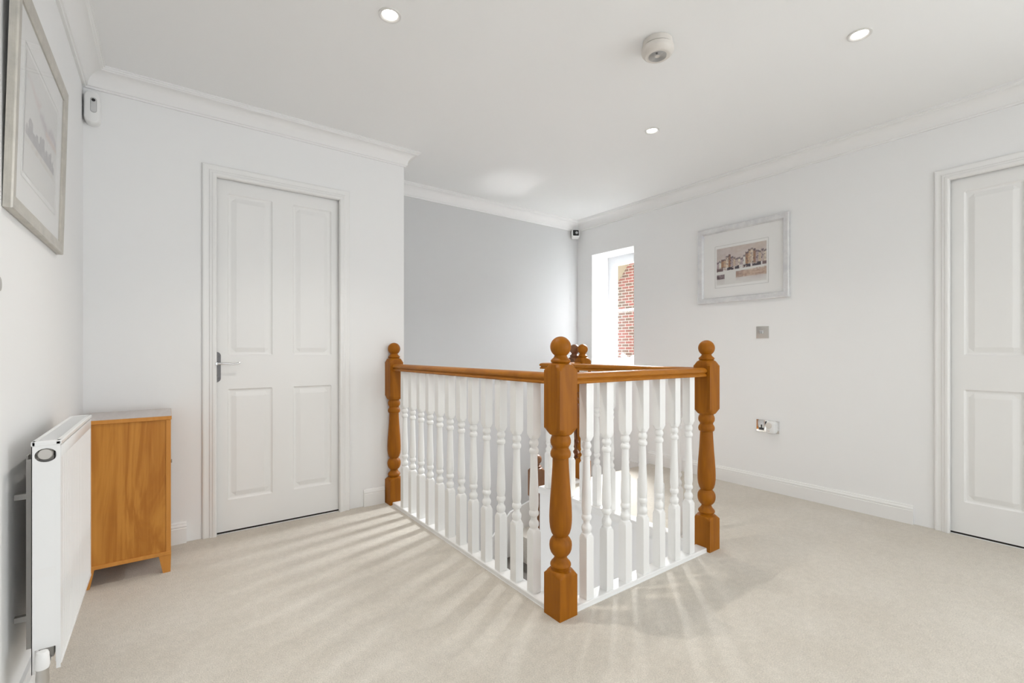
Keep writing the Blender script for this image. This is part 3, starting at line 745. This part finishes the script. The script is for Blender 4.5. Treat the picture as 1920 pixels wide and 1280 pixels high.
def harbour(u, v):
    """watercolour harbour: u left to right, v bottom to top"""
    paper = (.78, .77, .74); sky = (.58, .50, .47); peach = (.66, .53, .40)
    n = vnoise(u * 9, v * 7); n2 = vnoise(u * 40 + 9, v * 34 + 3); n3 = vnoise(u * 22 + 40, v * 20)
    c = lerp(sky, paper, 1.4 * (v - .52) * n - .15 * (1 - v)) if v > .55 else paper
    if v > .55: c = lerp(sky, peach, n * .5 + (u - .5) * .6); c = lerp(c, (.68, .62, .60), n3 * .7)
    # roof line
    H = .70 + .03 * math.sin(u * 9) + .0
    step = [.64, .66, .70, .69, .76, .80, .74, .72, .68, .70, .66, .72, .80, .86, .88, .84, .80, .78, .82, .78]
    s = step[min(19, int(u * 20))] + .03 * (vnoise(u * 60, 2) - .5)
    base_ = .44 + .05 * u
    if v < s and v > base_:
        k = int(u * 20)
        walls = [(.74, .72, .66), (.70, .60, .48), (.60, .48, .36), (.52, .42, .44), (.62, .44, .28), (.46, .38, .38), (.74, .66, .54), (.40, .22, .12), (.34, .18, .10), (.56, .46, .42)]
        c = walls[(k * 7 + 3) % 10]; c = lerp(c, (.30, .20, .18), (n2 - .45) * 1.3)
        if v > s - .05: c = lerp((.12, .09, .11), c, n2 * .6)
        if .12 < u and vnoise(u * 75, v * 40) > .78: c = (.08, .06, .09)
    if base_ - .075 < v <= base_ + .01:
        hulls = ((.0, .14), (.22, .36), (.38, .47), (.55, .70), (.73, .90), (.92, 1.0))
        inb = any(a < u < b for a, b in hulls); c = (.045, .03, .045) if inb and n2 > .2 and v < base_ - .01 + .03 * n3 else lerp((.45, .32, .26), (.74, .72, .70), n2 * 1.6)
        if u < .14 or u > .92: c = lerp((.20, .12, .12), c, .2)
    if v <= base_ - .075:
        c = paper
        if u > .40 and .16 < v < .30 + .06 * u - .0:
            c = lerp((.36, .22, .17), (.66, .50, .38), n2 * .7 + n3 * .5 - .1); c = lerp(c, paper, max(0, (.20 - v) * 14) * n3 + max(0, (v - .28) * 9) * n2)
            if u < .55: c = lerp(c, (.16, .10, .10), .5 * n3)
        if u < .17 and .16 < v < .28: c = lerp((.12, .08, .10), (.42, .33, .33), n2)
        if v < .16 and (u > .4 or u < .17): c = lerp((.60, .54, .53), paper, n * .8 + (.16 - v) * 4)
    return tuple(x for x in c)
FRR = [(0, 0), (0, .026), (.006, .030), (.036, .026), (.041, .017), (.044, .012), (.044, 0)]
pr_ = thing('framed_picture', 'silver framed watercolour of a harbour with boats hanging on the right wall', 'picture', (XW, 1.80, 1.383), )
y0, y1, z0, z1 = 1.456, 2.147, 1.383, 1.975
bm = B(); sweep(bm, rect(y1, y0, z0, z1, XW - .0005), FRR, (-1, 0, 0), closed=True, flip=-1); fr1 = obj('frame', bm, M['silver'], pr_, ang=25)
bm = B(); box(bm, (XW - .008, y0 + .042, z0 + .042), (XW - .002, y1 - .042, z1 - .042))
obj('mount', bm, M['mat'], pr_, sm=False)
bm = B(); sweep(bm, rect(2.008, 1.600, 1.500, 1.828, XW - .008), [(0, 0), (0, .0012), (.002, .0012), (.002, 0)], (-1, 0, 0), closed=True, flip=-1)
obj('mount_line', bm, new_mat('pencil_line', (.55, .55, .53), .8), pr_, sm=False)
prn = grid_print('print', .379, .285, harbour, 150, 112, pr_, lambda a, b: (-.0095, .193 - a, .138 + b))
bm = B(); box(bm, (XW - .0125, y0 + .043, z0 + .043), (XW - .0115, y1 - .043, z1 - .043)); obj('glass', bm, M['glass'], pr_, sm=False)

def beach(u, v):
    paper = (.80, .79, .77); c = paper; n = vnoise(u * 8, v * 6); n2 = vnoise(u * 26, v * 22)
    # pink cloud strokes in the sky
    d = abs(v - (.80 - .10 * u + .03 * math.sin(u * 14)))
    if d < .10 and .03 < u < .45: c = lerp((.74, .64, .62), paper, (d / .10) ** .7 + n * .5 - .05 + n2 * .2)
    d = abs(v - (.66 + .02 * math.sin(u * 17)))
    if d < .06 + .06 * n and .40 < u < .98: c = lerp((.58, .53, .55), paper, d / (.06 + .06 * n) + n2 * .5 - .1)
    d = abs(v - .60)
    if d < .05 and .6 < u < 1: c = lerp((.74, .62, .57), c, d / .05)
    # grey silhouettes of trees and roofs
    s = .40 + .07 * vnoise(u * 30, 4) * (1 if .05 < u < .9 else 0) + (.06 if (.10 < u < .22 or .42 < u < .58 or .72 < u < .82) else 0)
    if .33 < v < s and .03 < u < .93: c = lerp((.44, .43, .44), (.56, .54, .54), n2)
    if .27 < v <= .33 and .03 < u < .95: c = lerp((.70, .66, .60), paper, n2 + .1)
    return c
LT = thing('framed_picture', 'champagne silver framed pale watercolour hanging on the left wall', 'picture', (XL, 1.985, 1.354))
LEAN = .024
def leanmat(): return Matrix.Translation((XL, 0, 1.354)) @ Matrix.Rotation(LEAN, 4, 'Y') @ Matrix.Translation((-XL, 0, -1.354))
FRL = [(0, 0), (0, .014), (.002, .0175), (.010, .0178), (.014, .0165), (.030, .0168), (.036, .0145), (.040, .0125), (.040, 0)]
y0, y1, z0, z1 = 1.638, 2.333, 1.354, 1.940
XF = XL + .0012
bm = B(); sweep(bm, rect(y0, y1, z0, z1, XF), FRL, (1, 0, 0), closed=True, flip=-1)
for k in (.004, .008, .0115):
    box(bm, (XF + k, y0 - .0006, z0 + .002), (XF + k + .0012, y0, z1 - .002))
bm.transform(leanmat()); obj('frame', bm, M['champagne'], LT, ang=25)
bm = B(); box(bm, (XF + .003, y0 + .038, z0 + .038), (XF + .008, y1 - .038, z1 - .038)); bm.transform(leanmat()); obj('mount', bm, M['mat'], LT, sm=False)
bm = B(); sweep(bm, rect(1.755, 2.216, 1.468, 1.826, XF + .008), [(0, 0), (0, .001), (.002, .001), (.002, 0)], (1, 0, 0), closed=True, flip=-1); bm.transform(leanmat()); obj('mount_line', bm, new_mat('pale_line', (.75, .745, .72), .8), LT, sm=False)
def lw(a, b):
    p = leanmat() @ Vector((XF + .0088, 1.770 + a, 1.485 + b)); return tuple(p - Vector((XL, 1.985, 1.354)))
grid_print('print', .431, .326, beach, 110, 84, LT, lw)
bm = B(); box(bm, (XF + .0105, y0 + .039, z0 + .039), (XF + .0113, y1 - .039, z1 - .039)); bm.transform(leanmat()); obj('glass', bm, M['glass'], LT, sm=False)

# ------------------------------------------------------------------ wall accessories
sw = thing('light_switch', 'brushed steel double light switch on the right wall above the socket', 'switch', (XW, 1.6455, 1.1425))
bm = B(); box(bm, (XW - .0055, 1.6015, 1.0990), (XW, 1.6895, 1.1870), .0015, 2); obj('faceplate', bm, M['steel'], sw)
for dy in (.0085, -.0085):
    bm = B(); t = B(); box(t, (-.004, -.0065, -.0125), (.004, .0065, .0125), .0012, 2); merge(bm, t, 0, Matrix.Translation((XW - .0065, 1.6505 + dy, 1.144)) @ Matrix.Rotation(.12, 4, 'Y')); obj('rocker', bm, M['polished'], sw)
so = thing('power_socket', 'chrome double wall socket low on the right wall', 'socket', (XW, 1.6095, .463))
bm = B(); box(bm, (XW - .0055, 1.530, .4190), (XW, 1.688, .5070), .0015, 2); obj('faceplate', bm, M['polished'], so)
bm = B()
for yc in (1.651,):
    box(bm, (XW - .0062, yc - .020, .428), (XW - .0050, yc + .020, .466)); 
obj('socket_insert', bm, M['plastic'], so, sm=False)
bm = B()
box(bm, (XW - .0072, 1.651 - .0038, .449), (XW - .0058, 1.651 + .0038, .471)); box(bm, (XW - .0072, 1.651 - .0175, .434), (XW - .0058, 1.651 + .0175, .449))
obj('pin_holes', bm, M['black'], so, sm=False)
bm = B(); box(bm, (XW - .009, 1.612, .474), (XW - .005, 1.625, .498), .001); obj('rocker', bm, M['black'], so)
af = thing('plug_in_freshener', 'white plug-in air freshener with round top in the right half of the socket', 'air freshener', (XW - .006, 1.572, .455))
bm = B(); t = B(); soft_body(t, .062, .088, .045, .018, None); merge(bm, t, 0, Matrix.Translation((XW - .0056, 1.572, .462)) @ Matrix.Rotation(-PI / 2, 4, 'Z')); hf = obj('freshener_body', bm, M['plastic'], af, ang=45)
bm = B(); t = B(); lathe(t, [(0, .022), (.006, .021), (.008, .018), (.007, .015), (.009, 0)], 28, Matrix.Rotation(PI / 2, 4, 'X')); merge(bm, t, 0, Matrix.Translation((XW - .049, 1.580, .476)) @ Matrix.Rotation(-PI / 2, 4, 'Z')); obj('dial', bm, M['ivory'], hf)
bm = B(); t = B(); lathe(t, [(0, .007), (.003, .006), (.0035, 0)], 16, Matrix.Rotation(PI / 2, 4, 'X')); merge(bm, t, 0, Matrix.Translation((XW - .0505, 1.580, .438)) @ Matrix.Rotation(-PI / 2, 4, 'Z')); obj('button', bm, M['ivory'], hf)
dk = thing('dimmer_switch', 'round brushed steel knob on the left wall below the pale picture', 'switch', (XL, 1.49, 1.152))
bm = B(); box(bm, (XL, 1.442, 1.108), (XL + .006, 1.528, 1.196), .0015, 2); obj('faceplate', bm, M['steel'], dk)
bm = B(); lathe(bm, [(0, .017), (.004, .0185), (.018, .0178), (.0205, .0155), (.021, 0)], 32, Matrix.Translation((XL + .006, 1.492, 1.1515)) @ Matrix.Rotation(PI / 2, 4, 'Y')); obj('knob', bm, M['steel'], dk, ang=40)

# ------------------------------------------------------------------ radiator
RY0, RY1, RX0, RX1, RZ0, RZ1 = 1.655, 2.255, -.273, -.219, .196, .776
ra = thing('radiator', 'white ribbed panel radiator on the left wall', 'radiator', ((RX0 + RX1) / 2, RY0, RZ0))
bm = B()
N_ = 40; pitch = (RY1 - RY0 - .05) / N_
pts = [(RX1 - .012, RY0 + .012), (RX1 - .002, RY0 + .012), (RX1 - .001, RY0 + .02)]
for i in range(N_):
    y = RY0 + .025 + i * pitch
    pts += [(RX1 - .001, y), (RX1 - .001, y + pitch * .5), (RX1 - .0035, y + pitch * .62), (RX1 - .0035, y + pitch * .88)]
pts += [(RX1 - .001, RY1 - .02), (RX1 - .001, RY1 - .004), (RX1 - .012, RY1 - .004)]
prism(bm, pts, RZ0 + .008, RZ1 - .045)
obj('ribbed_panel', bm, M['rad'], ra, sm=False)
bm = B()   # smooth header and footer bands of the front panel
box(bm, (RX1 - .012, RY0 + .012, RZ1 - .047), (RX1 - .0005, RY1 - .004, RZ1 - .016), .002, 2)
obj('header_strip', bm, M['rad'], ra)
bm = B(); box(bm, (RX1 - .010, RY0 + .010, RZ0), (RX1 + .0005, RY1 - .004, RZ0 + .012), .003, 2)
obj('footer_strip', bm, M['rad'], ra)
bm = B()   # end cheek with an oval port at the top and notch at the foot
cx_, w_ = (RX0 + RX1) / 2, (RX1 - RX0)
def ov(cx, cz, rx, rz, n=28): return [(cx + rx * math.cos(2*PI*i/n), cz + rz * math.sin(2*PI*i/n)) for i in range(n)]
def plate_hole(bm, x0, x1, z0, z1, hole, ya, yb):
    outer = []
    n = len(hole); cx = sum(p[0] for p in hole) / n; cz = sum(p[1] for p in hole) / n
    for (x, z) in hole:      # project each hole vertex onto the rectangle
        dx, dz = x - cx, z - cz
        t = min((x1 - cx) / dx if dx > 1e-9 else (x0 - cx) / dx if dx < -1e-9 else 9e9, (z1 - cz) / dz if dz > 1e-9 else (z0 - cz) / dz if dz < -1e-9 else 9e9)
        outer.append([cx + dx * t, cz + dz * t])
    for c in ((x0, z0), (x1, z0), (x1, z1), (x0, z1)):
        k = min(range(n), key=lambda i: (outer[i][0] - c[0])**2 + (outer[i][1] - c[1])**2); outer[k] = list(c)
    R_ = [[bm.verts.new((p[0], y, p[1])) for p in ring] for ring, y in ((outer, ya), (hole, ya), (hole, yb), (outer, yb))]
    for A, Q in zip(R_, R_[1:] + R_[:1]):
        for i in range(n): bm.faces.new((A[i], A[(i+1) % n], Q[(i+1) % n], Q[i]))
plate_hole(bm, RX0, RX1 - .001, RZ1 - .070, RZ1 - .006, ov(cx_ - .001, RZ1 - .036, .0205, .0175), RY0, RY0 + .0025)
box(bm, (RX0, RY0, RZ0 + .055), (RX1 - .001, RY0 + .0025, RZ1 - .070))
box(bm, (RX0, RY0, RZ0 - .004), (RX0 + .006, RY0 + .0025, RZ0 + .055)); box(bm, (RX1 - .009, RY0, RZ0 - .004), (RX1 - .001, RY0 + .0025, RZ0 + .055))
box(bm, (RX0, RY0, RZ0 - .004), (RX0 + .0015, RY0 + .02, RZ1 - .006))
obj('end_panel', bm, M['rad'], ra, sm=False)
bm = B(); box(bm, (RX0, RY1 - .0025, RZ0), (RX1 - .001, RY1, RZ1 - .006)); obj('end_panel', bm, M['rad'], ra, sm=False)
bm = B()   # top grille: frame and cross bars
box(bm, (RX0 - .001, RY0 - .0015, RZ1 - .012), (RX0 + .008, RY1 + .0015, RZ1), .002, 2); box(bm, (RX1 - .011, RY0 - .0015, RZ1 - .012), (RX1 + .001, RY1 + .0015, RZ1), .003, 2)
box(bm, (RX0, RY0 - .0015, RZ1 - .012), (RX1, RY0 + .018, RZ1), .002, 2); box(bm, (RX0, RY1 - .018, RZ1 - .012), (RX1, RY1 + .0015, RZ1), .002, 2)
y = RY0 + .022
while y < RY1 - .022:
    box(bm, (RX0 + .006, y, RZ1 - .008), (RX1 - .009, y + .005, RZ1 - .0015)); y += .0105
obj('top_grille', bm, M['rad'], ra, sm=False)
bm = B(); box(bm, (RX0 + .010, RY0 + .02, RZ0 + .02), (RX1 - .016, RY1 - .01, RZ1 - .03)); obj('convector_fins', bm, M['galv'], ra, sm=False)
bm = B(); lathe(bm, [(0, .0150), (.010, .0150), (.012, .0130), (.0122, 0)], 28, Matrix.Translation((cx_ - .003, RY0 + .016, RZ1 - .034)) @ Matrix.Rotation(PI / 2, 4, 'X')); obj('blanking_plug', bm, M['steel'], ra, ang=40)
bm = B(); box(bm, (RX0 + .006, RY0 - .0006, RZ0 + .235), (RX1 - .010, RY0, RZ0 + .258)); obj('label_strip', bm, M['plastic'], ra, sm=False)
bm = B()   # wall bracket seen behind the radiator
box(bm, (RX0 - .022, RY0 + .075, RZ0 + .03), (RX0 - .001, RY0 + .0775, RZ1 - .055)); box(bm, (RX0 - .022, RY0 + .077, RZ0 + .03), (RX0 - .019, RY0 + .105, RZ1 - .045))
for z_ in (RZ0 + .10, RZ0 + .42): box(bm, (RX0 - .046, RY0 + .085, z_), (RX0 - .020, RY0 + .10, z_ + .014))
obj('bracket', bm, M['galv'], ra, sm=False)
vx, vy = cx_ - .002, RY0 - .034
va = obj('valve', (lambda b: (lathe(b, [(0, .0085), (.10, .0085), (.104, .014), (.118, .014), (.121, .010), (.124, .0125), (.140, .0125), (.158, .0115), (.165, .0115)], 8 * 3, Matrix.Translation((vx, vy, .057))),
        tube(b, [(vx, vy, .196), (vx, vy + .02, .198), (vx, RY0 + .03, .222)], [.0085, .0085, .0085], 14), b)[-1])(B()), M['steel'], ra, ang=35)
bm = B(); lathe(bm, [(.183, .0125), (.190, .0145), (.218, .0125), (.224, .0105), (.226, 0)], 24, Matrix.Translation((vx, vy, .036))); obj('valve_cap', bm, M['plastic'], va, ang=35)
bm = B(); tube(bm, [(vx, vy, 0.0), (vx, vy, .062)], .0078, 14); obj('pipe', bm, M['plastic'], ra)

# ------------------------------------------------------------------ cabinet
CX0, CX1, CY0, CY1, CZ = -.292, .0155, 2.637, 2.972, .711
cb = thing('cabinet', 'small honey oak cabinet with tapered feet between the radiator and the left door', 'cabinet', ((CX0 + CX1) / 2, (CY0 + CY1) / 2, 0))
bm = B(); box(bm, (CX0, CY0 + .004, .093), (CX1 - .004, CY1, CZ - .018), .001); obj('carcass', bm, M['oak'], cb)
bm = B(); box(bm, (CX1 - .019, CY0, .093), (CX1 - .001, CY0 + .006, CZ - .018), .001); box(bm, (CX0, CY0, .093), (CX0 + .018, CY0 + .006, CZ - .018), .001); obj('stile', bm, M['oakedge'], cb)
bm = B(); box(bm, (CX0 - .004, CY0 - .003, CZ - .018), (CX1 + .002, CY1 + .003, CZ - .001), .0015); obj('top_edge', bm, M['oakedge'], cb)
bm = B(); box(bm, (CX0 - .003, CY0 - .002, CZ - .001), (CX1 + .001, CY1 + .002, CZ)); obj('top', bm, M['oaktop'], cb, sm=False)
bm = B(); box(bm, (CX0, CY0 - .002, .078), (CX1, CY1, .095), .0015); obj('plinth_rail', bm, M['oakedge'], cb)
for (x, y, sx, sy) in ((CX0, CY0, 1, 1), (CX1, CY0, -1, 1), (CX0, CY1, 1, -1), (CX1, CY1, -1, -1)):
    bm = B(); t = B()
    q = [t.verts.new(p) for p in ((x, y, .079), (x + sx*.045, y, .079), (x + sx*.045, y + sy*.035, .079), (x, y + sy*.035, .079), (x + sx*.002, y, 0), (x + sx*.030, y, 0), (x + sx*.030, y + sy*.026, 0), (x + sx*.002, y + sy*.026, 0))]
    for f in ((0, 1, 2, 3), (7, 6, 5, 4), (0, 4, 5, 1), (1, 5, 6, 2), (2, 6, 7, 3), (3, 7, 4, 0)): t.faces.new([q[i] for i in f])
    merge(bm, t); obj('leg', bm, M['oakedge'], cb, sm=False)
bm = B(); box(bm, (CX1 - .006, CY0 + .02, .105), (CX1 - .0005, CY1 - .02, CZ - .03), .001); df = obj('door', bm, M['oak'], cb)
bm = B(); lathe(bm, [(0, .004), (.004, .010), (.006, .009), (.0065, 0)], 18, Matrix.Translation((CX1 - .0005, CY1 - .05, .45)) @ Matrix.Rotation(PI / 2, 4, 'Y')); obj('knob', bm, M['steel'], df, ang=40)
